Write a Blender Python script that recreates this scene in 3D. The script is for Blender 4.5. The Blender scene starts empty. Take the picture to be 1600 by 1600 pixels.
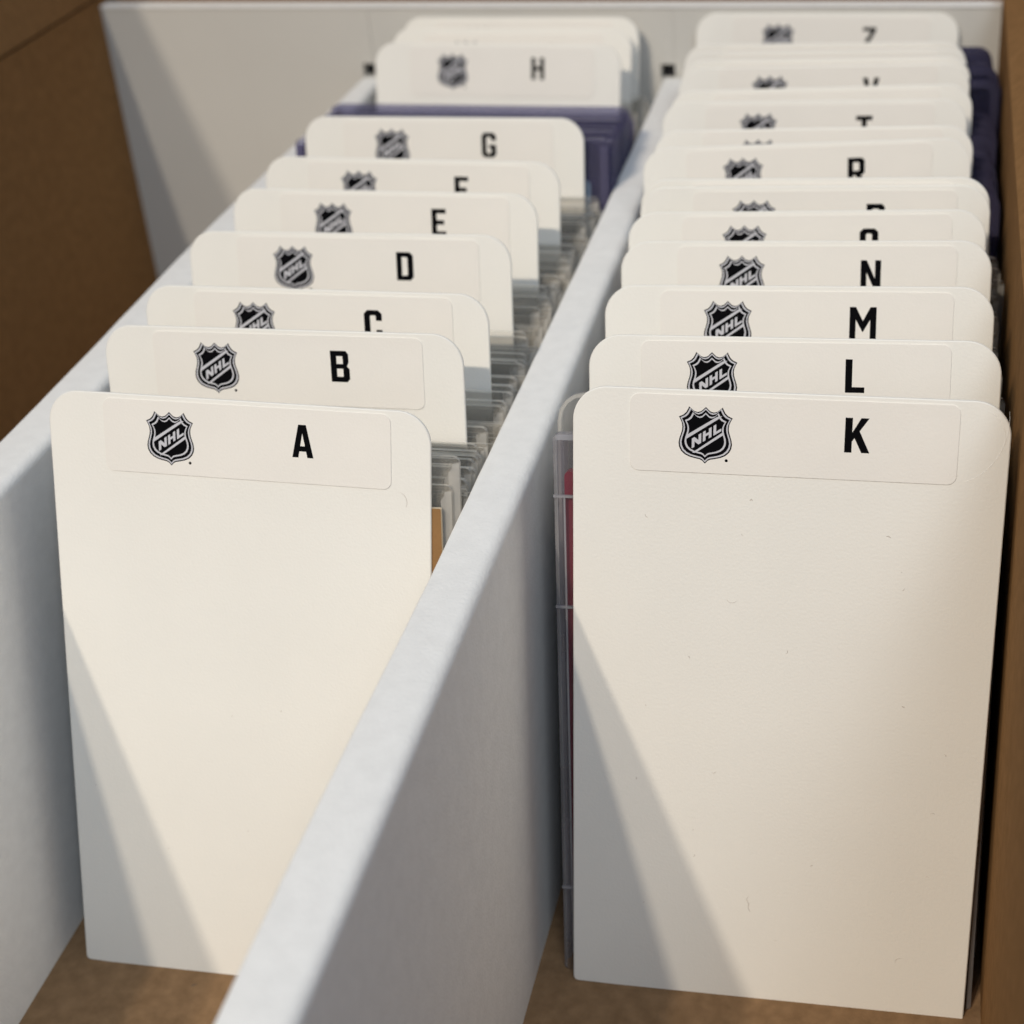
import bpy, bmesh, math, random
from mathutils import Matrix, Vector
random.seed(7)
S = 0.01                                    # everything below is laid out in centimetres
scn = bpy.context.scene
C = scn.collection

# ------------------------------------------------------------------ camera
cam = bpy.data.cameras.new("camera")
camo = bpy.data.objects.new("camera", cam); C.objects.link(camo)
Rm = Matrix([[0.9589407214739971, -0.07305198280469964, 0.2740366773029331],
             [0.2705734539534293, 0.5252063411262489, -0.8068136744357335],
             [-0.08498646194919232, 0.8478335373462648, 0.5234076749879374]])
camo.matrix_world = Matrix.Translation(Vector((12.6885, -23.4220, 26.8885)) * S) @ Rm.to_4x4()
cam.sensor_width = 36; cam.lens = 2574.27 / 1600 * 36
cam.clip_start = 0.005; cam.clip_end = 50
cam.dof.use_dof = True; cam.dof.focus_distance = 0.312; cam.dof.aperture_fstop = 17
scn.camera = camo

# ------------------------------------------------------------------ light
w = bpy.data.worlds.new("World"); scn.world = w; w.use_nodes = True
bg = w.node_tree.nodes["Background"]
bg.inputs[0].default_value = (0.58, 0.73, 0.93, 1); bg.inputs[1].default_value = 0.41
def lamp(name, d, dist, power, rad, col):
    l = bpy.data.lights.new(name, 'POINT'); l.energy = power; l.shadow_soft_size = rad; l.color = col
    o = bpy.data.objects.new(name, l); C.objects.link(o)
    o.location = (Vector((2, 4, 10)) + Vector(d).normalized() * dist) * S
lamp("ceiling_bulb", (-0.37, -1.0, 1.0), 260, 96, 0.034, (1.0, 0.875, 0.71))
lamp("ceiling_bulb_two", (-0.225, -1.0, 1.0), 260, 80, 0.034, (1.0, 0.875, 0.71))
al = bpy.data.lights.new("cool_fill_light", 'AREA'); al.shape = 'SQUARE'; al.size = 0.55; al.energy = 9; al.color = (0.84, 0.92, 1.0)  # added cool fill lamp, no such source in view
ao = bpy.data.objects.new("cool_fill_light", al); C.objects.link(ao); ao.location = (0.62, -0.95, 1.45)
ao.rotation_euler = (Vector((0, .05, .1)) - ao.location).to_track_quat('-Z', 'Y').to_euler()
scn.view_settings.view_transform = 'Standard'; scn.view_settings.look = 'None'
scn.view_settings.exposure = 0.0; scn.view_settings.gamma = 1
scn.render.resolution_x = 1024; scn.render.resolution_y = 1024
scn.render.engine = 'CYCLES'
scn.cycles.transparent_max_bounces = 48; scn.cycles.max_bounces = 10

# ------------------------------------------------------------------ materials
def newmat(name):
    m = bpy.data.materials.new(name); m.use_nodes = True
    return m, m.node_tree.nodes, m.node_tree.links, m.node_tree.nodes["Principled BSDF"]
def paper(name, col, rough=0.55, var=0.04, vscale=60, bump=0.15, bscale=1500, spec=0.3, col2=None, stretch=None, specks=0.0):
    m, n, l, b = newmat(name)
    b.inputs["Roughness"].default_value = rough; b.inputs["Specular IOR Level"].default_value = spec
    tc = n.new("ShaderNodeTexCoord"); src = tc.outputs["Object"]
    if stretch:
        mp = n.new("ShaderNodeMapping"); mp.inputs["Scale"].default_value = stretch
        l.new(src, mp.inputs[0]); ssrc = mp.outputs[0]
    else: ssrc = src
    nz = n.new("ShaderNodeTexNoise"); nz.inputs["Scale"].default_value = vscale; nz.inputs["Detail"].default_value = 5
    l.new(ssrc, nz.inputs[0])
    rp = n.new("ShaderNodeValToRGB")
    a = [c * (1 - var) for c in (col2 or col)]; bb = [min(1, c * (1 + var)) for c in col]
    rp.color_ramp.elements[0].position = 0.3; rp.color_ramp.elements[0].color = (*a, 1)
    rp.color_ramp.elements[1].position = 0.7; rp.color_ramp.elements[1].color = (*bb, 1)
    l.new(nz.outputs[0], rp.inputs[0]); out = rp.outputs[0]
    if specks:
        vo = n.new("ShaderNodeTexVoronoi"); vo.inputs["Scale"].default_value = 75
        n2 = n.new("ShaderNodeTexNoise"); n2.inputs["Scale"].default_value = 500
        l.new(src, n2.inputs[0])
        ma = n.new("ShaderNodeMix"); ma.data_type = 'VECTOR'; ma.inputs[0].default_value = 0.004
        l.new(src, ma.inputs[4]); l.new(n2.outputs[1], ma.inputs[5]); l.new(ma.outputs[1], vo.inputs[0])
        lt = n.new("ShaderNodeMath"); lt.operation = 'LESS_THAN'; lt.inputs[1].default_value = 0.040
        l.new(vo.outputs["Distance"], lt.inputs[0])
        sp = n.new("ShaderNodeSeparateColor"); l.new(vo.outputs["Color"], sp.inputs[0])
        gt = n.new("ShaderNodeMath"); gt.operation = 'GREATER_THAN'; gt.inputs[1].default_value = 1 - specks
        l.new(sp.outputs[0], gt.inputs[0])
        mu = n.new("ShaderNodeMath"); mu.operation = 'MULTIPLY'; l.new(lt.outputs[0], mu.inputs[0]); l.new(gt.outputs[0], mu.inputs[1])
        m2 = n.new("ShaderNodeMath"); m2.operation = 'MULTIPLY'; m2.inputs[1].default_value = 0.55; l.new(mu.outputs[0], m2.inputs[0])
        mx = n.new("ShaderNodeMix"); mx.data_type = 'RGBA'; mx.inputs[7].default_value = (0.10, 0.09, 0.08, 1)
        l.new(m2.outputs[0], mx.inputs[0]); l.new(out, mx.inputs[6]); out = mx.outputs[2]
    l.new(out, b.inputs["Base Color"])
    if bump:
        nb = n.new("ShaderNodeTexNoise"); nb.inputs["Scale"].default_value = bscale; nb.inputs["Detail"].default_value = 3
        l.new(ssrc, nb.inputs[0])
        bp = n.new("ShaderNodeBump"); bp.inputs["Strength"].default_value = bump; bp.inputs["Distance"].default_value = 0.0002
        l.new(nb.outputs[0], bp.inputs["Height"]); l.new(bp.outputs[0], b.inputs["Normal"])
    return m
M_div = paper("divider_plastic", (0.83, 0.812, 0.762), 0.46, 0.014, 40, 0.28, 1800, 0.3, specks=0.08)
M_lab = paper("label_paper", (0.815, 0.785, 0.735), 0.55, 0.014, 60, 0.2, 2400, 0.3)
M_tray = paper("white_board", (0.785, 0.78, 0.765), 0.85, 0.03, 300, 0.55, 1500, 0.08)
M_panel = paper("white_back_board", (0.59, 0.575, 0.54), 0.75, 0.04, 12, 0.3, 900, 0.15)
M_kraft = paper("kraft_board", (0.260, 0.142, 0.060), 0.95, 0.04, 420, 0.7, 1200, 0.02, col2=(0.225, 0.122, 0.050), stretch=(1, 1, 0.7), specks=0.10)
M_kraftf = paper("kraft_floor", (0.26, 0.162, 0.088), 0.9, 0.05, 300, 0.9, 700, 0.04, col2=(0.21, 0.128, 0.068), specks=0.25)
M_chip = paper("brown_chipboard", (0.27, 0.145, 0.055), 0.75, 0.05, 200, 0.3)
M_chipe = paper("chipboard_edge", (0.75, 0.62, 0.45), 0.75)
def flat(name, col, rough=0.5, spec=0.3):
    m, n, l, b = newmat(name)
    b.inputs["Base Color"].default_value = (*col, 1); b.inputs["Roughness"].default_value = rough
    b.inputs["Specular IOR Level"].default_value = spec
    tc = n.new("ShaderNodeTexCoord"); nz = n.new("ShaderNodeTexNoise"); nz.inputs["Scale"].default_value = 400
    l.new(tc.outputs["Object"], nz.inputs[0])
    mr = n.new("ShaderNodeMapRange"); mr.inputs[3].default_value = rough - .08; mr.inputs[4].default_value = rough + .08
    l.new(nz.outputs[0], mr.inputs[0]); l.new(mr.outputs[0], b.inputs["Roughness"])
    return m
M_ink = flat("black_ink", (0.003, 0.003, 0.004), 0.7, 0.04)
M_silver = flat("silver_ink", (0.56, 0.56, 0.60), 0.6, 0.1)
def plastic(name, tint, white, frac, rough=0.12, spec=0.5):
    m, n, l, b = newmat(name)
    b.inputs["Base Color"].default_value = (*white, 1); b.inputs["Roughness"].default_value = rough
    b.inputs["Specular IOR Level"].default_value = spec
    tr = n.new("ShaderNodeBsdfTransparent"); tr.inputs[0].default_value = (*tint, 1)
    mx = n.new("ShaderNodeMixShader")
    tc = n.new("ShaderNodeTexCoord"); nz = n.new("ShaderNodeTexNoise"); nz.inputs["Scale"].default_value = 35
    nz.inputs["Detail"].default_value = 4
    l.new(tc.outputs["Object"], nz.inputs[0])
    mr = n.new("ShaderNodeMapRange"); mr.inputs[1].default_value = .3; mr.inputs[2].default_value = .7
    mr.inputs[3].default_value = frac * .7; mr.inputs[4].default_value = frac * 1.3
    l.new(nz.outputs[0], mr.inputs[0])
    l.new(mr.outputs[0], mx.inputs[0]); l.new(tr.outputs[0], mx.inputs[1]); l.new(b.outputs[0], mx.inputs[2])
    l.new(mx.outputs[0], n["Material Output"].inputs[0])
    return m
M_clear = plastic("clear_sheet", (0.955, 0.95, 0.94), (0.66, 0.64, 0.60), 0.08)
M_edge = plastic("clear_rim", (0.83, 0.82, 0.80), (0.80, 0.78, 0.74), 0.32)
M_blue = plastic("bluish_sheet", (0.88, 0.88, 0.92), (0.26, 0.25, 0.36), 0.07)
M_bedge = plastic("bluish_rim", (0.58, 0.57, 0.68), (0.22, 0.21, 0.33), 0.30)
M_case = plastic("acrylic_case", (0.93, 0.92, 0.93), (0.42, 0.42, 0.44), 0.06, 0.05)
M_casee = plastic("acrylic_bevel", (0.60, 0.58, 0.62), (0.80, 0.80, 0.82), 0.25, 0.08, 0.9)
card_cols = dict(cream=(0.62, 0.56, 0.46), tan=(0.42, 0.30, 0.19), grey=(0.36, 0.37, 0.38), blue=(0.16, 0.23, 0.30), dark=(0.02, 0.02, 0.025),
                 red=(0.17, 0.014, 0.032), white=(0.68, 0.68, 0.66), teal=(0.30, 0.40, 0.44), navy=(0.05, 0.05, 0.14))
M_card = {k: paper("card_" + k, v, 0.4, 0.10, 90, 0, spec=0.4) for k, v in card_cols.items()}

# ------------------------------------------------------------------ helpers
def link(name, bm, mats, parent=None, loc=None, smooth=False):
    me = bpy.data.meshes.new(name)
    bmesh.ops.scale(bm, vec=(S, S, S), verts=bm.verts)
    bm.to_mesh(me); bm.free()
    for m in (mats if isinstance(mats, (list, tuple)) else [mats]): me.materials.append(m)
    if smooth:
        for p in me.polygons: p.use_smooth = True
    o = bpy.data.objects.new(name, me); C.objects.link(o)
    if parent: o.parent = parent
    if loc: o.location = Vector(loc) * S
    return o
def inst(name, me, parent, loc=None):
    o = bpy.data.objects.new(name, me); C.objects.link(o); o.parent = parent
    if loc: o.location = Vector(loc) * S
    return o
def empty(name, mat=None):
    o = bpy.data.objects.new(name, None); C.objects.link(o); o.empty_display_size = 0.01
    if mat: o.matrix_world = mat
    return o
def tag(o, label=None, cat=None, group=None, kind=None):
    if label: o["label"] = label
    if cat: o["category"] = cat
    if group: o["group"] = group
    if kind: o["kind"] = kind
    return o
def card_matrix(x, y, t, r, w_):
    a = Vector((math.cos(r) * math.cos(w_), math.sin(w_), math.sin(r))).normalized()
    n = Vector((-math.sin(r), math.sin(t), math.cos(t))); n = (n - a * n.dot(a)).normalized()
    b = n.cross(a)                                       # local y: away from the viewer
    m = Matrix.Identity(4)
    for i, v in enumerate((a, b, n)):
        for j in range(3): m[j][i] = v[j]
    m.translation = Vector((x, y, 0)) * S
    return m
def rrect(x0, z0, x1, z1, rt, rb, n=8):
    """outline, counter-clockwise seen from the front (-y)"""
    pts = []
    for cx, cz, r, a0 in ((x1 - rb, z0 + rb, rb, -90), (x1 - rt, z1 - rt, rt, 0), (x0 + rt, z1 - rt, rt, 90), (x0 + rb, z0 + rb, rb, 180)):
        k = n if r > .15 else 3
        for i in range(k + 1):
            a = math.radians(a0 + 90 * i / k); pts.append((cx + r * math.cos(a), cz + r * math.sin(a)))
    return pts
def inset(pts, d):
    """miter offset of a closed polygon (counter-clockwise) inwards by d"""
    n = len(pts); out = []
    for i in range(n):
        p0, p1, p2 = Vector(pts[i - 1]), Vector(pts[i]), Vector(pts[(i + 1) % n])
        e1 = (p1 - p0); e2 = (p2 - p1)
        if e1.length < 1e-7 or e2.length < 1e-7: out.append(tuple(p1)); continue
        e1.normalize(); e2.normalize()
        n1 = Vector((-e1.y, e1.x)); n2 = Vector((-e2.y, e2.x)); m = n1 + n2
        if m.length < 1e-6: m = n1
        m.normalize(); k = d / max(0.55, m.dot(n1)); out.append(tuple(p1 + m * k))
    return out
def slab(bm, pts, y0, y1, bev=0.0, mi=0, mi_side=None):
    """prism over an outline in xz between depth y0 (front) and y1 (back), with a small front and back bevel"""
    if mi_side is None: mi_side = mi
    rings = []
    if bev: prof = [(y0, bev), (y0 + bev, 0), (y1 - bev, 0), (y1, bev)]
    else: prof = [(y0, 0), (y1, 0)]
    for y, d in prof:
        q = inset(pts, d) if d else pts
        rings.append([bm.verts.new((x, y, z)) for x, z in q])
    f = bm.faces.new(rings[0]); f.material_index = mi
    f = bm.faces.new(list(reversed(rings[-1]))); f.material_index = mi
    n = len(pts)
    for a, b in zip(rings, rings[1:]):
        for i in range(n):
            f = bm.faces.new((a[i], b[i], b[(i + 1) % n], a[(i + 1) % n])); f.material_index = mi_side
    return rings
def sheet(bm, pts, y, mi=0):
    f = bm.faces.new([bm.verts.new((x, y, z)) for x, z in pts]); f.material_index = mi
def box(bm, x0, x1, y0, y1, z0, z1, bev=0.0):
    r = bmesh.ops.create_cube(bm, size=1)
    vs = r['verts']
    for v in vs:
        v.co = Vector((x0 if v.co.x < 0 else x1, y0 if v.co.y < 0 else y1, z0 if v.co.z < 0 else z1))
    if bev:
        es = list({e for v in vs for e in v.link_edges})
        bmesh.ops.bevel(bm, geom=es, offset=bev, segments=2, affect='EDGES', profile=.5)

# ------------------------------------------------------------------ cardboard box
def lerp_tab(tab, y):
    if y <= tab[0][0]: (y0, a), (y1, b) = tab[0], tab[1]
    elif y >= tab[-1][0]: (y0, a), (y1, b) = tab[-2], tab[-1]
    else:
        for i in range(len(tab) - 1):
            if tab[i][0] <= y <= tab[i + 1][0]: (y0, a), (y1, b) = tab[i], tab[i + 1]; break
    return a + (b - a) * (y - y0) / (y1 - y0)
FRONT, BACK = -24.0, 28.1
xr = lambda y: 13.42 - 0.0452 * y          # inner face of the right wall
xl = lambda y: -16.75 - 0.0445 * y         # inner face of the left wall
cb = empty("cardboard_box", Matrix.Translation(Vector((-2, 6, 0)) * S))
tag(cb, "brown corrugated cardboard box that holds the white tray and both rows of dividers", "cardboard box")
cbi = cb.matrix_world.inverted()
def cpart(name, bm, mats):
    o = link(name, bm, mats); o.parent = cb; o.matrix_parent_inverse = cbi; return o
def quadwall(bm, P, t):
    """thick panel: four inner corners (counter-clockwise seen from inside), thickness t outwards"""
    P = [Vector(p) for p in P]; n = (P[1] - P[0]).cross(P[3] - P[0]).normalized()
    a = [bm.verts.new(p) for p in P]; b = [bm.verts.new(p - n * t) for p in P]
    bm.faces.new(a); bm.faces.new(list(reversed(b)))
    for i in range(4): bm.faces.new((a[i], b[i], b[(i + 1) % 4], a[(i + 1) % 4]))
def subd(bm, n=1):
    bmesh.ops.recalc_face_normals(bm, faces=bm.faces)
YB = 29.3
bm = bmesh.new(); quadwall(bm, [(xl(FRONT), FRONT, 0), (xr(FRONT), FRONT, 0), (xr(YB), YB, 0), (xl(YB), YB, 0)], .4); subd(bm)
cpart("bottom_panel", bm, M_kraftf)
HB = 13.3
bm = bmesh.new(); quadwall(bm, [(xr(YB), YB, 0), (xr(FRONT), FRONT, 0), (xr(FRONT), FRONT, HB), (xr(YB), YB, HB)], .4); subd(bm)
cpart("side_panel", bm, M_kraft)
bm = bmesh.new(); quadwall(bm, [(xl(FRONT), FRONT, 0), (xl(YB), YB, 0), (xl(YB), YB, HB), (xl(FRONT), FRONT, HB)], .4); subd(bm)
cpart("side_panel", bm, M_kraft)
bm = bmesh.new(); quadwall(bm, [(xl(YB) - .4, YB, 0), (xr(YB) + .4, YB, 0), (xr(YB) + .4, YB, HB + .4), (xl(YB) - .4, YB, HB + .4)], .4); subd(bm)
cpart("end_panel", bm, M_kraft)
bm = bmesh.new(); quadwall(bm, [(xr(FRONT) + .4, FRONT, 0), (xl(FRONT) - .4, FRONT, 0), (xl(FRONT) - .4, FRONT, HB - .3), (xr(FRONT) + .4, FRONT, HB - .3)], .4); subd(bm)
cpart("end_panel", bm, M_kraft)
# open flaps, folded up and outwards
bm = bmesh.new(); quadwall(bm, [(xl(FRONT) + .02, FRONT, HB + .1), (xl(YB) + .02, YB, HB + .1), (xl(YB) - 2.5, YB, HB + 12), (xl(FRONT) - 2.5, FRONT, HB + 12)], .4); subd(bm)
cpart("flap", bm, M_kraft)
bm = bmesh.new(); quadwall(bm, [(xr(YB) - .02, YB, HB + .1), (xr(FRONT) - .02, FRONT, HB + .1), (xr(FRONT) + 9, FRONT, HB + 8), (xr(YB) + 9, YB, HB + 8)], .4); subd(bm)
cpart("flap", bm, M_kraft)
bm = bmesh.new(); quadwall(bm, [(xl(YB), YB, HB + .5), (xr(YB), YB, HB + .5), (xr(YB), YB + 2.5, HB + 12), (xl(YB), YB + 2.5, HB + 12)], .4); subd(bm)
cpart("flap", bm, M_kraft)

# ------------------------------------------------------------------ white tray
tray = empty("white_tray", Matrix.Translation(Vector((-2, 28, 0)) * S))
tag(tray, "white paperboard tray with two thick row walls and back panel inside the brown box", "storage tray")
ti = tray.matrix_world.inverted()
def tpart(name, bm, mats, smooth=False):
    o = link(name, bm, mats, smooth=smooth); o.parent = tray; o.matrix_parent_inverse = ti; return o
HW = 10.6
mL = [(-14, 3.90), (-10.9, 3.69), (-6.4, 3.47), (-.5, 3.27), (4.5, 3.03), (14.5, 2.57), (27.9, 1.86)]
mR = [(-14, 4.93), (-10.9, 4.79), (-4.1, 4.46), (-.5, 4.27), (3.8, 4.09), (5.8, 3.97), (12.8, 3.60), (27.9, 2.78)]
lO = [(-14, -7.20), (-10, -7.28), (3, -7.66), (5.6, -7.76), (11.5, -8.08), (13.8, -8.21), (27.9, -8.50)]
lI = [(-14, -5.95), (-10, -6.07), (1.2, -6.52), (5.5, -6.62), (13, -7.05), (27.9, -7.78)]
def row_wall(L, Rr):
    bm = bmesh.new(); rings = []
    n = 60
    rl, rw = .06, .22                       # crisp left fold, softer right fold
    for i in range(n + 1):
        y = FRONT + .1 + (27.95 - FRONT - .1) * i / n
        def sm(tab):                          # light smoothing of the measured edge
            return (lerp_tab(tab, y - 1.5) + 2 * lerp_tab(tab, y) + lerp_tab(tab, y + 1.5)) / 4
        a, b = sm(L), sm(Rr)
        j = lambda k: random.uniform(-1, 1) * k
        prof = [(a, 0), (a, HW - rl)]
        for k in range(1, 4):
            t = math.radians(90 * k / 3); prof.append((a + rl - rl * math.cos(t), HW - rl + rl * math.sin(t)))
        for k in range(0, 7):
            t = math.radians(90 * k / 6); prof.append((b - rw + rw * math.sin(t), HW - rw + rw * math.cos(t) + .0))
        prof.append((b, 0))
        dz = j(.008)
        rings.append([bm.verts.new((px + (j(.006) if q in (1, 2) else 0), y, pz + (dz if pz > 1 else 0))) for q, (px, pz) in enumerate(prof)])
    for r0, r1 in zip(rings, rings[1:]):
        m = len(r0)
        for k in range(m): bm.faces.new((r0[k], r0[(k + 1) % m], r1[(k + 1) % m], r1[k]))
    bm.faces.new(rings[0]); bm.faces.new(list(reversed(rings[-1])))
    bmesh.ops.recalc_face_normals(bm, faces=bm.faces)
    o = tpart("row_wall", bm, M_tray, smooth=True)
    o.data.set_sharp_from_angle(angle=math.radians(50))
row_wall(mL, mR); row_wall(lO, lI)
# back panel: three bays with folded joints; a slot is cut at each joint where a row wall plugs in
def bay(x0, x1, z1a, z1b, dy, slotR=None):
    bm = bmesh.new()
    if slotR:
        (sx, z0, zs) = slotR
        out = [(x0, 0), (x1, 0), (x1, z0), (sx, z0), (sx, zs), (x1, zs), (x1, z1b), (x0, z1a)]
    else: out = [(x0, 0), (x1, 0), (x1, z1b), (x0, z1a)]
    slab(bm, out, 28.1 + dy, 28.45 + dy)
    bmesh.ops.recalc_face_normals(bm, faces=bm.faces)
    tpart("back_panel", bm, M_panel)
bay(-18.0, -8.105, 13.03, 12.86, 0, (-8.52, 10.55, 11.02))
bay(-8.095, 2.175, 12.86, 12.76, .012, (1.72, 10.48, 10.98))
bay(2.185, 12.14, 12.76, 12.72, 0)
bm = bmesh.new(); slab(bm, [(-18.0, 12.98), (12.14, 12.68), (12.14, 12.74), (-18.0, 13.05)], 28.06, 28.62, .01)
bmesh.ops.recalc_face_normals(bm, faces=bm.faces)
tpart("top_fold", bm, M_tray)
bm = bmesh.new(); box(bm, -9.6, 12.0, 28.5, 28.9, 0, 12.4); tpart("slot_shade_sheet", bm, M_card['dark'])  # near-black sheet added behind the slots, stands in for their shade

# ------------------------------------------------------------------ print: emblem and letters
sh = [(0, 0), (.07, -.07), (.17, -.165), (.30, -.205), (.43, -.17), (.54, -.08), (.625, 0.0), (.66, -.09), (.73, -.22), (.83, -.32), (1.0, -.40),
      (.945, -.50), (.885, -.64), (.865, -.78), (.875, -.92), (.92, -1.08), (.975, -1.25), (1.0, -1.42), (.975, -1.58), (.90, -1.73), (.76, -1.86),
      (.58, -1.945), (.38, -1.995), (.20, -2.03), (.10, -2.08), (0, -2.19)]
shield = [(x, z) for x, z in reversed(sh)] + [(-x, z) for x, z in sh[1:-1]]     # counter-clockwise
def make_emblem():
    bm = bmesh.new(); k = .50
    sc = lambda P: [(x * k, z * k) for x, z in P]
    e = .0012
    y = 0
    for i, (d, mi) in enumerate(((0, 0), (.050, 1), (.110, 0), (.225, 1), (.290, 0))):
        P = [(px * (1 - d), -1.03 + (pz + 1.03) * (1 - d * .93)) for px, pz in shield]
        sheet(bm, sc(P), -e * (i + 1), mi)
    top = -e * 7
    sheet(bm, sc([(-.70, -1.245), (.44, -.47), (.62, -.33), (.42, -.36), (-.72, -1.115)]), top, 1)
    sheet(bm, sc([(-.48, -1.78), (-.36, -1.78), (.70, -1.03), (.68, -.92)]), top, 1)
    def L(pts, x0, z0):
        q = [(x0 + x, z0 + z + x * .66) for x, z in pts]; sheet(bm, sc(q), top - e, 1)
    s = .10
    zb = -1.60                                                      # NHL, climbing to the right
    def strokes(x0, z0, polys):
        for P in polys: L(P, x0, z0)
    H = .38
    strokes(-.50, zb - .015, [[(0, 0), (s, 0), (s, H), (0, H)], [(.25, 0), (.25 + s, 0), (.25 + s, H), (.25, H)], [(s, H), (s, H - .17), (.25, 0), (.25, .17)]])
    strokes(-.09, zb + .255, [[(0, 0), (s, 0), (s, H), (0, H)], [(.22, 0), (.22 + s, 0), (.22 + s, H), (.22, H)], [(s, .15), (.22, .15), (.22, .25), (s, .25)]])
    strokes(.30, zb + .51, [[(0, 0), (s, 0), (s, H), (0, H)], [(s, 0), (.29, 0), (.29, .10), (s, .10)]])
    c = [(.80 + .06 * math.cos(a * math.pi / 6), -2.04 + .06 * math.sin(a * math.pi / 6)) for a in range(12)]
    sheet(bm, sc(c), -e, 0)
    return bm
s_ = 2.0
def ringpoly(gap=None):
    pass
G = {}
def q(*p): return list(p)
def rc(x0, y0, x1, y1): return [(x0, y0), (x1, y0), (x1, y1), (x0, y1)]
G['A'] = [[(0, 0), (1.9, 0), (3.3, 7.4), (3.3, 10), (2.1, 10)], [(6.6, 0), (4.7, 0), (3.3, 7.4), (3.3, 10), (4.5, 10)], [(1.6, 1.9), (5, 1.9), (4.6, 3.5), (2, 3.5)]]
G['B'] = [rc(0, 0, 2, 10), [(2, 8.3), (4, 8.3), (5.2, 10), (2, 10)], [(4, 8.3), (4.1, 6.9), (6, 6.4), (6, 9), (5.2, 10)], rc(2, 4.3, 4.6, 5.8), [(4.1, 5.8), (4.1, 7), (6, 6.4), (5.4, 5.1), (4.4, 5.1)],
          [(4.1, 4.3), (4.1, 1.7), (6.2, 1), (6.2, 4.2), (5.4, 5.1), (4.4, 5.1)], [(2, 0), (5.3, 0), (6.2, 1), (4.1, 1.7), (2, 1.7)]]
C_ = [[(0, 1.2), (2.1, 2), (2.1, 8), (0, 8.8)], [(0, 8.8), (2.1, 8), (2.5, 8.3), (1.2, 10)], [(1.2, 10), (2.5, 8.3), (3.7, 8.3), (5, 10)], [(5, 10), (3.7, 8.3), (4.1, 8), (6.2, 8.8)],
      [(0, 1.2), (1.2, 0), (2.5, 1.7), (2.1, 2)], [(1.2, 0), (5, 0), (3.7, 1.7), (2.5, 1.7)], [(5, 0), (6.2, 1.2), (4.1, 2), (3.7, 1.7)]]
G['C'] = C_ + [[(4.1, 8), (4.1, 6.5), (6.2, 6.5), (6.2, 8.8)], [(4.1, 2), (6.2, 1.2), (6.2, 3.5), (4.1, 3.5)]]
G['G'] = C_ + [[(4.1, 8), (4.1, 6.8), (6.2, 6.8), (6.2, 8.8)], [(4.1, 2), (6.2, 1.2), (6.2, 3.6), (4.1, 3.6)], rc(3.2, 3.6, 6.2, 5.2)]
G['O'] = C_ + [[(4.1, 8), (4.1, 2), (6.2, 1.2), (6.2, 8.8)]]
G['Q'] = G['O'] + [[(4.2, 1.8), (5.6, -.6), (6.8, .4), (5.2, 2.6)]]
G['D'] = [rc(0, 0, 2, 10), [(2, 8.3), (3.7, 8.3), (5, 10), (2, 10)], [(5, 10), (3.7, 8.3), (4.1, 7.9), (6.2, 8.8)], [(4.1, 7.9), (4.1, 2.1), (6.2, 1.2), (6.2, 8.8)], [(4.1, 2.1), (3.7, 1.7), (5, 0), (6.2, 1.2)], [(2, 0), (5, 0), (3.7, 1.7), (2, 1.7)]]
G['E'] = [rc(0, 0, 2, 10), rc(2, 8.3, 5.6, 10), rc(2, 4.2, 4.9, 5.8), rc(2, 0, 5.6, 1.7)]
G['F'] = [rc(0, 0, 2, 10), rc(2, 8.3, 5.6, 10), rc(2, 4.2, 4.9, 5.8)]
G['H'] = [rc(0, 0, 2, 10), rc(4.2, 0, 6.2, 10), rc(2, 4.2, 4.2, 5.9)]
G['I'] = [rc(2, 0, 4.2, 10)]
G['J'] = [[(4.2, 2), (6.2, 1.2), (6.2, 10), (4.2, 10)], [(1.2, 0), (5, 0), (3.7, 1.7), (2.5, 1.7)], [(5, 0), (6.2, 1.2), (4.2, 2), (3.7, 1.7)], [(0, 1.2), (1.2, 0), (2.5, 1.7), (2, 2)], [(0, 1.2), (2, 2), (2, 3.5), (0, 3.5)]]
G['K'] = [rc(0, 0, 2, 10), [(2, 3.2), (2, 5.8), (4.3, 10), (6.5, 10)], [(2.6, 4.3), (3.9, 6.4), (6.9, 0), (4.7, 0)]]
G['L'] = [rc(0, 0, 2, 10), rc(2, 0, 5.6, 1.7)]
G['M'] = [rc(0, 0, 1.9, 10), rc(6.3, 0, 8.2, 10), [(1.9, 10), (1.9, 6), (4.1, 2), (4.1, 5.6)], [(6.3, 10), (6.3, 6), (4.1, 2), (4.1, 5.6)]]
G['N'] = [rc(0, 0, 1.9, 10), rc(4.6, 0, 6.5, 10), [(1.9, 10), (1.9, 6), (4.6, 0), (4.6, 4)]]
P_ = [rc(0, 0, 2, 10), [(2, 8.3), (4, 8.3), (5.2, 10), (2, 10)], [(5.2, 10), (4, 8.3), (4.2, 8), (6.2, 9)], [(4.2, 8), (4.2, 5.6), (6.2, 4.6), (6.2, 9)], [(4.2, 5.6), (4, 5.2), (5.2, 3.6), (6.2, 4.6)], [(2, 3.6), (5.2, 3.6), (4, 5.2), (2, 5.2)]]
G['P'] = P_
G['R'] = P_ + [[(2.8, 3.6), (4.9, 3.6), (6.6, 0), (4.5, 0)]]
G['S'] = [q((0, 6), (2.1, 6.3), (2.1, 8), (0, 8.8)), [(0, 8.8), (2.1, 8), (2.5, 8.3), (1.2, 10)], [(1.2, 10), (2.5, 8.3), (3.7, 8.3), (5, 10)], [(5, 10), (3.7, 8.3), (4.1, 8), (6.2, 8.8)], rc(4.1, 6.8, 6.2, 8), [(0, 6), (2.1, 6.3), (6.2, 4.2), (4.1, 3.7)], rc(4.1, 1.8, 6.2, 4), [(0, 1.2), (5, 0), (6.2, 1.8), (2, 2)], rc(0, 1.2, 2, 3.2)]
G['T'] = [rc(0, 8.2, 6.4, 10), rc(2.2, 0, 4.2, 8.2)]
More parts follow.
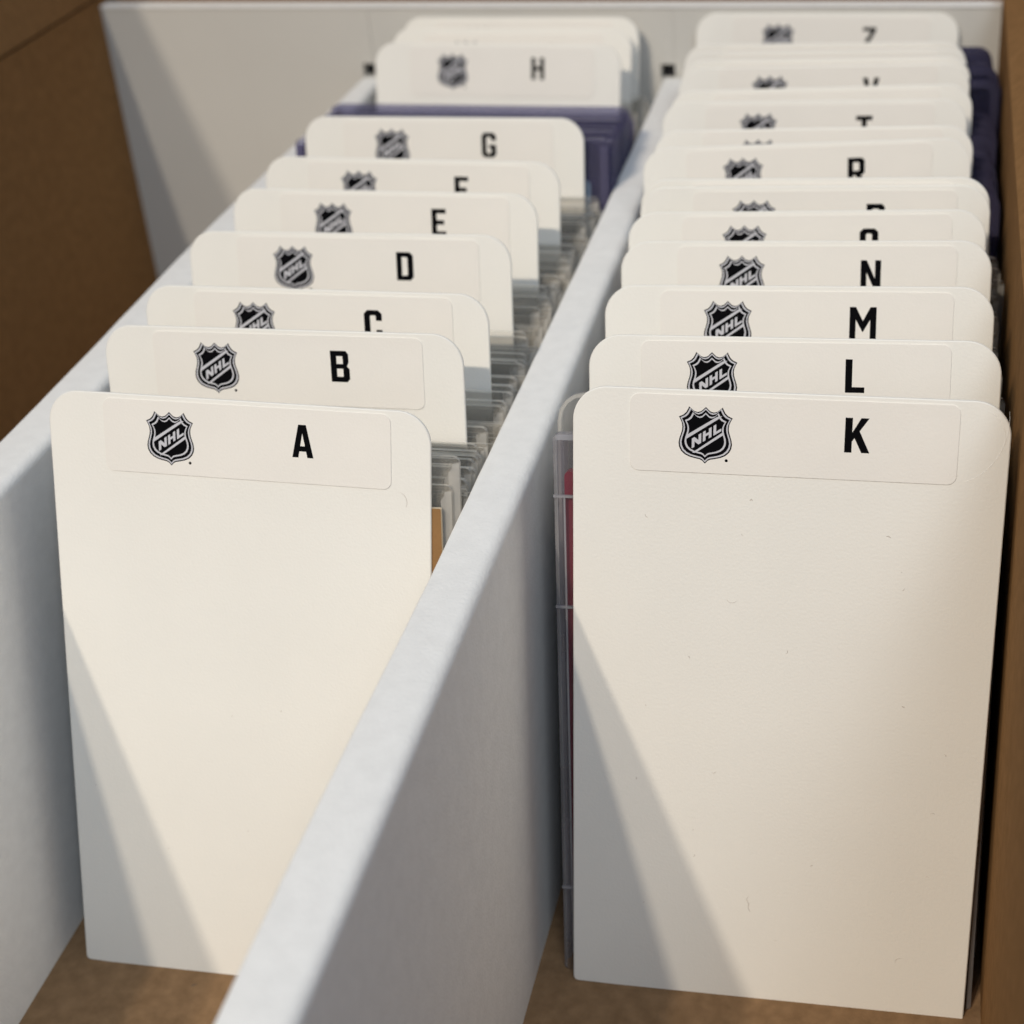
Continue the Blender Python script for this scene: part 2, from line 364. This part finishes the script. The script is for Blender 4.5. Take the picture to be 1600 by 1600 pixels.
G['U'] = [[(0, 1.2), (2.1, 2), (2.1, 10), (0, 10)], [(4.1, 2), (6.2, 1.2), (6.2, 10), (4.1, 10)], [(0, 1.2), (1.2, 0), (2.5, 1.7), (2.1, 2)], [(1.2, 0), (5, 0), (3.7, 1.7), (2.5, 1.7)], [(5, 0), (6.2, 1.2), (4.1, 2), (3.7, 1.7)]]
G['V'] = [[(0, 10), (2.1, 10), (3.4, 3), (3.4, 0), (2.4, 0)], [(6.8, 10), (4.7, 10), (3.4, 3), (3.4, 0), (4.4, 0)]]
G['W'] = [[(0, 10), (1.8, 10), (2.6, 3), (2.6, 0), (1.4, 0)], [(4.4, 10), (3.6, 10), (2.6, 3), (2.6, 0), (3.6, 0)], [(4.4, 10), (5.2, 10), (6.2, 3), (6.2, 0), (5.2, 0)], [(8.8, 10), (7, 10), (6.2, 3), (6.2, 0), (7.4, 0)]]
G['X'] = [[(0, 0), (2.1, 0), (6.6, 10), (4.5, 10)], [(6.6, 0), (4.5, 0), (0, 10), (2.1, 10)]]
G['Y'] = [rc(2.3, 0, 4.3, 5), [(2.3, 5), (4.3, 5), (2.1, 10), (0, 10)], [(2.3, 4.6), (4.3, 4.6), (6.6, 10), (4.5, 10)]]
G['Z'] = [rc(0, 8.3, 6, 10), rc(0, 0, 6, 1.7), [(0, 1.7), (2.2, 1.7), (6, 8.3), (3.8, 8.3)]]
def make_letter(ch):
    bm = bmesh.new(); k = .066
    wd = max(x for P in G[ch] for x, z in P)
    for i, P in enumerate(G[ch]):
        sheet(bm, [((x - wd / 2) * k, (z - 5) * k) for x, z in P], -.0016 - .00025 * i, 0)
    return bm
def fix(bm):                                    # make every printed face look at the viewer (-y)
    for f in bm.faces:
        f.normal_update()
        if f.normal.y > 0: f.normal_flip()
    return bm

# ------------------------------------------------------------------ dividers
W, H = 8.0, 12.9676
TH, LT = .085, .018
def shared(name, bm, mats, smooth=False):
    o = link(name, bm, mats, smooth=smooth); me = o.data; bpy.data.objects.remove(o); return me
bm = bmesh.new(); slab(bm, rrect(0, 0, W, H, .66, .10, 12), 0, TH, .018)
bmesh.ops.recalc_face_normals(bm, faces=bm.faces); ME_panel = shared("card_panel", bm, M_div)
bm = bmesh.new(); slab(bm, rrect(0, 0, 6.0, 1.5, .17, .17, 6), -LT, 0, .004)
bmesh.ops.recalc_face_normals(bm, faces=bm.faces); ME_label = shared("label", bm, M_lab)
ME_emb = shared("shield_emblem", fix(make_emblem()), [M_ink, M_silver])
ME_let = {}
DIV = {
 'A': (-5.7570, -1.5665, 0.2856, -0.0335, 0.0526, .11), 'K': (5.0692, -0.0229, 0.2529, -0.0191, 0.0641, .0),
 'B': (-5.4798, 1.7286, 0.2275, 0.0029, 0.0297, .05), 'C': (-5.5948, 3.8048, 0.2235, -0.0006, 0.0204, .11), 'D': (-5.9340, 6.8318, 0.2319, 0.0032, 0.0253, .15),
 'E': (-6.1406, 9.6203, 0.2310, -0.0027, 0.0090, .2), 'F': (-6.2144, 12.0695, 0.2009, -0.0104, 0.0122, .12), 'G': (-6.2941, 15.1949, 0.2055, -0.0059, 0.0199, .06),
 'H': (-7.0170, 22.0469, 0.2544, -0.0090, -0.0128, .08), 'I': (-7.0021, 23.6272, 0.2700, -0.0044, -0.0100, .02), 'J': (-6.8725, 24.9388, 0.2246, 0.0021, -0.0386, .08),
 'L': (5.0757, 1.9989, 0.2780, 0.0054, 0.0474, -.03), 'M': (4.9078, 4.3819, 0.2764, 0.0082, 0.0519, .1), 'N': (4.7901, 6.8297, 0.2537, 0.0100, 0.0524, .18),
 'O': (4.6362, 8.5904, 0.2384, 0.0122, 0.0548, .17), 'P': (4.5826, 10.5146, 0.1799, 0.0101, 0.0440, .17), 'Q': (4.5308, 11.5229, 0.1148, 0.0111, 0.0388, .1),
 'R': (4.2834, 12.9156, 0.2248, 0.0227, 0.0716, 0.), 'S': (4.0870, 14.1681, 0.2376, 0.0120, 0.0473, .17), 'T': (3.7226, 16.4476, 0.2380, 0.0055, 0.0324, .08),
 'U': (3.9385, 17.5287, 0.2000, 0.0139, 0.0476, .1), 'V': (3.6972, 19.4611, 0.2106, 0.0085, 0.0369, .06), 'W': (3.5864, 20.4899, 0.1621, 0.0032, 0.0278, .1),
 'X': (3.4817, 21.3806, 0.1427, 0.0016, 0.0256, .05), 'Y': (3.3482, 22.0826, 0.1505, -0.0008, 0.0222, .1), 'Z': (2.8381, 25.0752, 0.2271, -0.0085, -0.0005, .05)}
LBL = {
 'A': 'white divider card with black letter A at the front of the left row',
 'B': 'white divider card with black letter B, second in the left row',
 'C': 'white divider card whose letter C is half hidden behind the B card',
 'D': 'white divider card with black letter D in the left row',
 'E': 'white divider card with black letter E behind the D card',
 'F': 'white divider card whose letter F is cut off by the E card',
 'G': 'white divider card with letter G in front of the bluish card holders',
 'H': 'blurred white divider card with letter H behind the bluish card holders',
 'I': 'blurred white divider card showing only its top edge directly behind the H card',
 'J': 'farthest white divider card of the left row, against the back panel',
 'K': 'white divider card with black letter K at the front of the right row',
 'L': 'white divider card with black letter L directly behind the K card',
 'M': 'white divider card with black letter M in the right row',
 'N': 'white divider card with black letter N in the right row',
 'O': 'white divider card showing the top half of letter O behind the N card',
 'P': 'white divider card showing only the top of letter P, behind the O card',
 'Q': 'white divider card whose top edge just shows above the P card',
 'R': 'slightly tilted white divider card with letter R in the right row',
 'S': 'white divider card with only its shield tips showing behind the R card',
 'T': 'white divider card with letter T partly hidden, in the right row',
 'U': 'white divider card with bare top edge directly behind the T card',
 'V': 'blurred white divider card showing the top of letter V',
 'W': 'white divider card edge directly behind the V card, first of three bare edges',
 'X': 'middle one of the three bare white divider edges behind the V card',
 'Y': 'rearmost of the three bare white divider edges behind the V card',
 'Z': 'farthest divider of the right row, letter Z cut off so it looks like a 7'}
LIFT = {'I': -.09, 'S': .055, 'V': .08}
for k, (x, y, t, r, w_, du) in DIV.items():
    root = empty("divider_card", card_matrix(x, y, t, r, w_))
    tag(root, LBL[k], "divider card", "lettered divider cards in the left row" if k in 'ABCDEFGHIJ' else "lettered divider cards in the right row")
    inst("card_panel", ME_panel, root)
    lab = inst("label", ME_label, root, (1.10 + du, 0, 11.37 + LIFT.get(k, 0)))
    lab.rotation_euler = (0, random.uniform(-.004, .004), 0)
    inst("shield_emblem", ME_emb, lab, (1.42, -LT, 1.285))
    if k not in ME_let: ME_let[k] = shared("letter_print", fix(make_letter(k)), M_ink)
    inst("letter_print", ME_let[k], lab, (4.20, -LT, .86))

# ------------------------------------------------------------------ card holders between the dividers
def holder_mesh(w_, h, th, msheet, medge, rt=.12, rim=.22):
    bm = bmesh.new()
    out = rrect(0, 0, w_, h, rt, .12, 4); inn = inset(out, rim)
    n = len(out)
    for y, flip in ((0, False), (th, True)):
        a = [bm.verts.new((px, y, pz)) for px, pz in out]; b = [bm.verts.new((px, y, pz)) for px, pz in inn]
        f = bm.faces.new(b if not flip else list(reversed(b))); f.material_index = 0
        for i in range(n):
            j = (i + 1) % n
            fs = (a[i], a[j], b[j], b[i]); f = bm.faces.new(fs if not flip else tuple(reversed(fs))); f.material_index = 1 if rt > .2 or out[i][1] < h - .3 or out[j][1] < h - .3 else 0
        if y == 0: ra = a
        else: rb = a
    for i in range(n):
        j = (i + 1) % n
        f = bm.faces.new((ra[i], rb[i], rb[j], ra[j])); f.material_index = 2 if min(out[i][1], out[j][1]) > h - .02 else 1
    return shared("plastic_sleeve", bm, [msheet, medge, M_blip if msheet is M_blue else (medge if msheet is M_navy else M_lip_lit)])
M_lip_lit = plastic("clear_lip_lit", (0.85, 0.85, 0.83), (0.84, 0.80, 0.72), 0.42, 0.3)  # milky holder tops, with warm lamp light put into the colour
M_blip = plastic("bluish_lip", (0.66, 0.66, 0.72), (0.58, 0.56, 0.66), 0.48, 0.3)
M_navy = plastic("navy_sheet", (0.78, 0.78, 0.86), (0.08, 0.08, 0.14), 0.10)
M_navye = plastic("navy_rim", (0.42, 0.41, 0.52), (0.10, 0.095, 0.17), 0.35)
HT = {}
def holder_kind(k):
    if k in HT: return HT[k]
    w_, h, th, ms, me, rt = {'clear': (8.3, 11.0, .13, M_clear, M_edge, .12), 'tall': (8.35, 11.3, .10, M_clear, M_edge, .12), 'blue': (8.8, 11.0, .10, M_blue, M_bedge, .19), 'bluetall': (9.0, 12.3, .10, M_blue, M_bedge, .19),
                             'bluer': (8.55, 11.9, .10, M_navy, M_navye, .40), 'bluerr': (8.75, 12.6, .10, M_navy, M_navye, .40), 'clearr': (8.42, 11.0, .13, M_clear, M_edge, .12), 'thin': (8.45, 10.85, .05, M_clear, M_edge, .06)}[k]
    sl = holder_mesh(w_, h, th, ms, me, rt)
    cards = {}
    for c in M_card:
        bm = bmesh.new(); slab(bm, rrect(.5, .25, w_ - .5, 10.2 if h < 12 else 11.2, .15, .15, 3), th * .5 - .02, th * .5 + .02)
        bmesh.ops.recalc_face_normals(bm, faces=bm.faces)
        cards[c] = shared("trading_card", bm, M_card[c])
    HT[k] = (sl, cards, w_); return HT[k]
def put_holder(kind, col, x, y, t, r, w_, label, group, drop=0.0):
    sl, cards, wd = holder_kind(kind)
    m = card_matrix(x, y, t, r, w_)
    root = empty("card_holder", m); tag(root, label, "card holder", group)
    a = inst("plastic_sleeve", sl, root); b = inst("trading_card", cards[col], root)
    if drop: a.scale = (1, 1, 1 - drop)
    return root
gaps = [  # from, to, kind, spacing, u offset, colours
 ('A', 'B', 'clear', .13, .12, ['grey', 'white', 'cream', 'cream', 'tan']), ('B', 'C', 'clear', .15, .15, ['cream', 'tan', 'blue', 'dark']),
 ('C', 'D', 'clear', .17, .15, ['dark', 'grey', 'teal', 'blue']), ('D', 'E', 'clear', .17, .18, ['cream', 'grey', 'teal']),
 ('E', 'F', 'clear', .17, .2, ['dark', 'red', 'grey', 'teal']), ('F', 'G', 'clear', .17, .2, ['dark', 'navy', 'red', 'grey']),
 ('G', 'H', 'blue', .165, -.28, ['dark', 'navy', 'grey', 'blue']), ('H', 'I', 'clear', .28, -.1, ['grey', 'white']), ('I', 'J', 'clear', .3, .0, ['white', 'grey']),
 ('K', 'L', 'clearr', .28, -.30, ['grey', 'dark']), ('L', 'M', 'clearr', .22, -.28, ['blue', 'dark', 'grey']), ('M', 'N', 'clearr', .22, -.28, ['dark', 'blue', 'grey']),
 ('N', 'O', 'clearr', .22, -.26, ['grey', 'dark']), ('O', 'P', 'clearr', .22, -.26, ['dark', 'grey']), ('P', 'Q', 'clearr', .28, -.2, ['grey']),
 ('Q', 'R', 'clearr', .22, -.2, ['dark', 'grey', 'red']), ('R', 'S', 'bluer', .28, .0, ['dark', 'navy']), ('S', 'T', 'bluer', .20, .0, ['dark', 'navy']),
 ('T', 'U', 'bluer', .28, .0, ['dark', 'navy']), ('U', 'V', 'bluer', .20, .0, ['dark', 'navy']), ('V', 'W', 'bluerr', .3, .0, ['navy']),
 ('W', 'X', 'bluerr', .3, .05, ['navy']), ('X', 'Y', 'bluerr', .3, .05, ['navy']), ('Y', 'Z', 'bluerr', .20, .0, ['dark', 'navy'])]
NH = 0
for a, b, kind, sp, uo, cols in gaps:
    A, B = DIV[a], DIV[b]
    y0 = A[1] + TH + .06; y1 = B[1] - .10
    if (a, b) == ('A', 'B'): y0 += .75
    if (a, b) == ('K', 'L'): y0 += 1.15
    n = max(1, int((y1 - y0) / sp))
    blue = kind.startswith('blue')
    for i in range(n):
        f = (i + .5) / n
        y = y0 + (y1 - y0) * f - .06; g = (y - A[1]) / (B[1] - A[1])
        P = [A[j] + (B[j] - A[j]) * g for j in range(5)]
        x = P[0] + uo + random.uniform(-.05, .05) * (.5 if blue else 1.6)
        row = "left" if a in 'ABCDEFGHI' else "right"
        lab = ("bluish rigid card holder" if blue else "clear rigid card holder") + " filed between the %s and %s dividers" % (a, b)
        if n > 1 and i == 0: lab = ("bluish" if blue else "clear") + " card holder standing directly behind the %s divider" % a
        elif n > 1 and i == n - 1: lab = ("bluish" if blue else "clear") + " card holder standing directly in front of the %s divider" % b
        elif kind == 'blue': lab = ("tall" if f < .56 else "lower") + " bluish card holder in the deep stack between the G and H dividers"
        y += random.uniform(-.25, .25) * sp
        kk = 'bluetall' if kind == 'blue' and f < .56 else ('bluer' if (a, b) == ('Y', 'Z') and f > .27 else kind)
        if kind == 'clear' and random.random() < .4:
            kk = 'thin'
            if 0 < i < n - 1: lab = "thin clear card sleeve filed between the %s and %s dividers" % (a, b)
        put_holder(kk, random.choice(cols), x, y, P[2] + random.uniform(-.004, .004), P[3] * .5 + random.uniform(-.006, .006), P[4], lab,
                   "card holders between the %s and %s dividers" % (a, b), drop=random.uniform(0, .016 if blue else .02) + (random.uniform(0, .03) if not blue and random.random() < .25 else 0))
        NH += 1
print("holders", NH)
# brown chipboard stiffener and pale holders right behind the A card
def between(a, b, g):
    return [DIV[a][j] + (DIV[b][j] - DIV[a][j]) * g for j in range(5)]
P = between('A', 'B', .06)
root = empty("chipboard_stiffener", card_matrix(P[0] + .50, P[1], P[2], 0, P[4]))
tag(root, "small brown chipboard sheet with pale cut edge just behind the A card", "cardboard sheet")
bm = bmesh.new(); slab(bm, rrect(0, 0, 8.0, 10.75, .03, .03, 3), 0, .10, 0, 0, 1); bmesh.ops.recalc_face_normals(bm, faces=bm.faces)
link("board_sheet", bm, [M_chip, M_chipe], root)
for g, uo, hh in ((.12, .30, .985), (.17, .42, 1.03), (.21, .28, 1.01)):
    P = between('A', 'B', g)
    r_ = put_holder('tall', 'white' if g < .15 else 'grey', P[0] + uo, P[1], P[2], 0, P[4], {.12: "pale semi rigid card holder nearest the brown chipboard sheet", .17: "tallest semi rigid card holder behind the brown chipboard sheet", .21: "third semi rigid card holder behind the brown chipboard sheet"}[g], "card holders between the A and B dividers", 1 - hh)

# hard acrylic case behind the K card
P = between('K', 'L', .10)
root = empty("acrylic_card_case", card_matrix(P[0] - .26, P[1] + .0, P[2], 0, P[4]))
tag(root, "thick clear acrylic case with a dark red card standing behind the K card", "card case")
bm = bmesh.new(); slab(bm, rrect(0, 0, 8.4, 11.85, .10, .10, 3), 0, .42, .09, 0, 1); bmesh.ops.recalc_face_normals(bm, faces=bm.faces)
link("front_shell", bm, [M_case, M_casee], root)
bm = bmesh.new(); slab(bm, rrect(.05, .05, 8.35, 11.75, .10, .10, 3), .44, .82, .09, 0, 1); bmesh.ops.recalc_face_normals(bm, faces=bm.faces)
link("back_shell", bm, [M_case, M_casee], root)
bm = bmesh.new(); slab(bm, rrect(.20, .4, 8.2, 11.1, .1, .1, 3), .12, .36); bmesh.ops.recalc_face_normals(bm, faces=bm.faces)
link("red_card", bm, M_card['red'], root)
bm = bmesh.new()
for z0, z1 in ((2.0, 2.05), (8.3, 8.35), (10.6, 10.65)): box(bm, -.004, 1.2, -.004, .06, z0, z1)
for x0 in (.20,): box(bm, x0, x0 + .035, -.006, .05, .5, 10.6)
link("retaining_ridge", bm, M_casee, root)
# soft sleeve with rounded corner behind the case
P = between('K', 'L', .52)
root = empty("card_sleeve", card_matrix(P[0] - .42, P[1], P[2], 0, P[4]))
tag(root, "tall clear sleeve with a rounded corner standing behind the acrylic case", "card sleeve")
inst("plastic_sleeve", holder_mesh(8.42, 12.25, .12, M_clear, M_edge, .55, .07), root)

# fibres and scratches on the two front cards
def ribbon(bm, pts, w_):
    prev = None
    for i, (u, v) in enumerate(pts):
        a = Vector(pts[max(0, i - 1)]); b = Vector(pts[min(len(pts) - 1, i + 1)]); t = (b - a).normalized(); n = Vector((-t.y, t.x)) * w_ * (.3 + .7 * math.sin(math.pi * (i + .5) / len(pts)))
        row = []
        for sx, dy in ((-1, 0), (0, -.006), (1, 0)):
            row.append(bm.verts.new((u + n.x * sx, -.0006 + dy, v + n.y * sx)))
        if prev:
            for k in range(2): bm.faces.new((prev[k], row[k], row[k + 1], prev[k + 1]))
        prev = row
M_fib = flat("dust_fibre", (0.58, 0.54, 0.49), 0.7, 0.1)
M_scr = flat("plastic_scratch", (0.88, 0.86, 0.82), 0.3, 0.5)
roots = {o["label"]: o for o in C.objects if o.get("category") == "divider card"}
def arc(c, r, a0, a1, n=10, sq=1.0): return [(c[0] + r * math.cos(math.radians(a0 + (a1 - a0) * i / n)), c[1] + r * sq * math.sin(math.radians(a0 + (a1 - a0) * i / n))) for i in range(n + 1)]
KR, AR = roots[LBL['K']], roots[LBL['A']]
def fib(root, name, pts, w_, m):
    bm = bmesh.new(); ribbon(bm, pts, w_); link(name, fix(bm), m, root)
fib(KR, "dust_fibre", [(3.38, 10.88), (3.41, 10.91), (3.43, 10.88)], .014, M_fib)
fib(KR, "dust_fibre", [(5.92, 10.32), (5.96, 10.33), (6.0, 10.30)], .012, M_fib)
fib(KR, "dust_fibre", [(6.40, 6.92), (6.43, 6.90), (6.45, 6.91)], .013, M_fib)
fib(KR, "dust_fibre", [(3.62, 2.45), (3.58, 2.38), (3.63, 2.28), (3.62, 2.18), (3.66, 2.10)], .008, M_fib)
fib(KR, "dust_fibre", arc((3.1, 8.9), .10, 200, 330), .006, M_fib)
fib(KR, "dust_fibre", arc((6.7, 1.3), .10, 60, 190), .006, M_fib)
fib(KR, "scratch", arc((7.0, 12.6), .95, -75, 10, 14, 1.25), .007, M_scr)
fib(KR, "scratch", arc((7.15, 12.3), .75, -20, 55, 12, .8), .006, M_scr)
fib(AR, "dust_fibre", arc((7.30, 11.15), .22, -25, 70), .006, M_fib)
fib(AR, "dust_fibre", arc((7.35, 8.6), .9, 172, 190), .006, M_scr)
for i in range(26):
    R_ = KR if i < 18 else AR
    u, v = random.uniform(.4, 7.6), random.uniform(.8, 10.8); a = random.uniform(0, 6.28); l = random.uniform(.012, .045)
    fib(R_, "dust_fibre", [(u, v), (u + l * math.cos(a), v + l * math.sin(a)), (u + 2 * l * math.cos(a + .5), v + 2 * l * math.sin(a + .5))], random.uniform(.004, .009), M_fib)
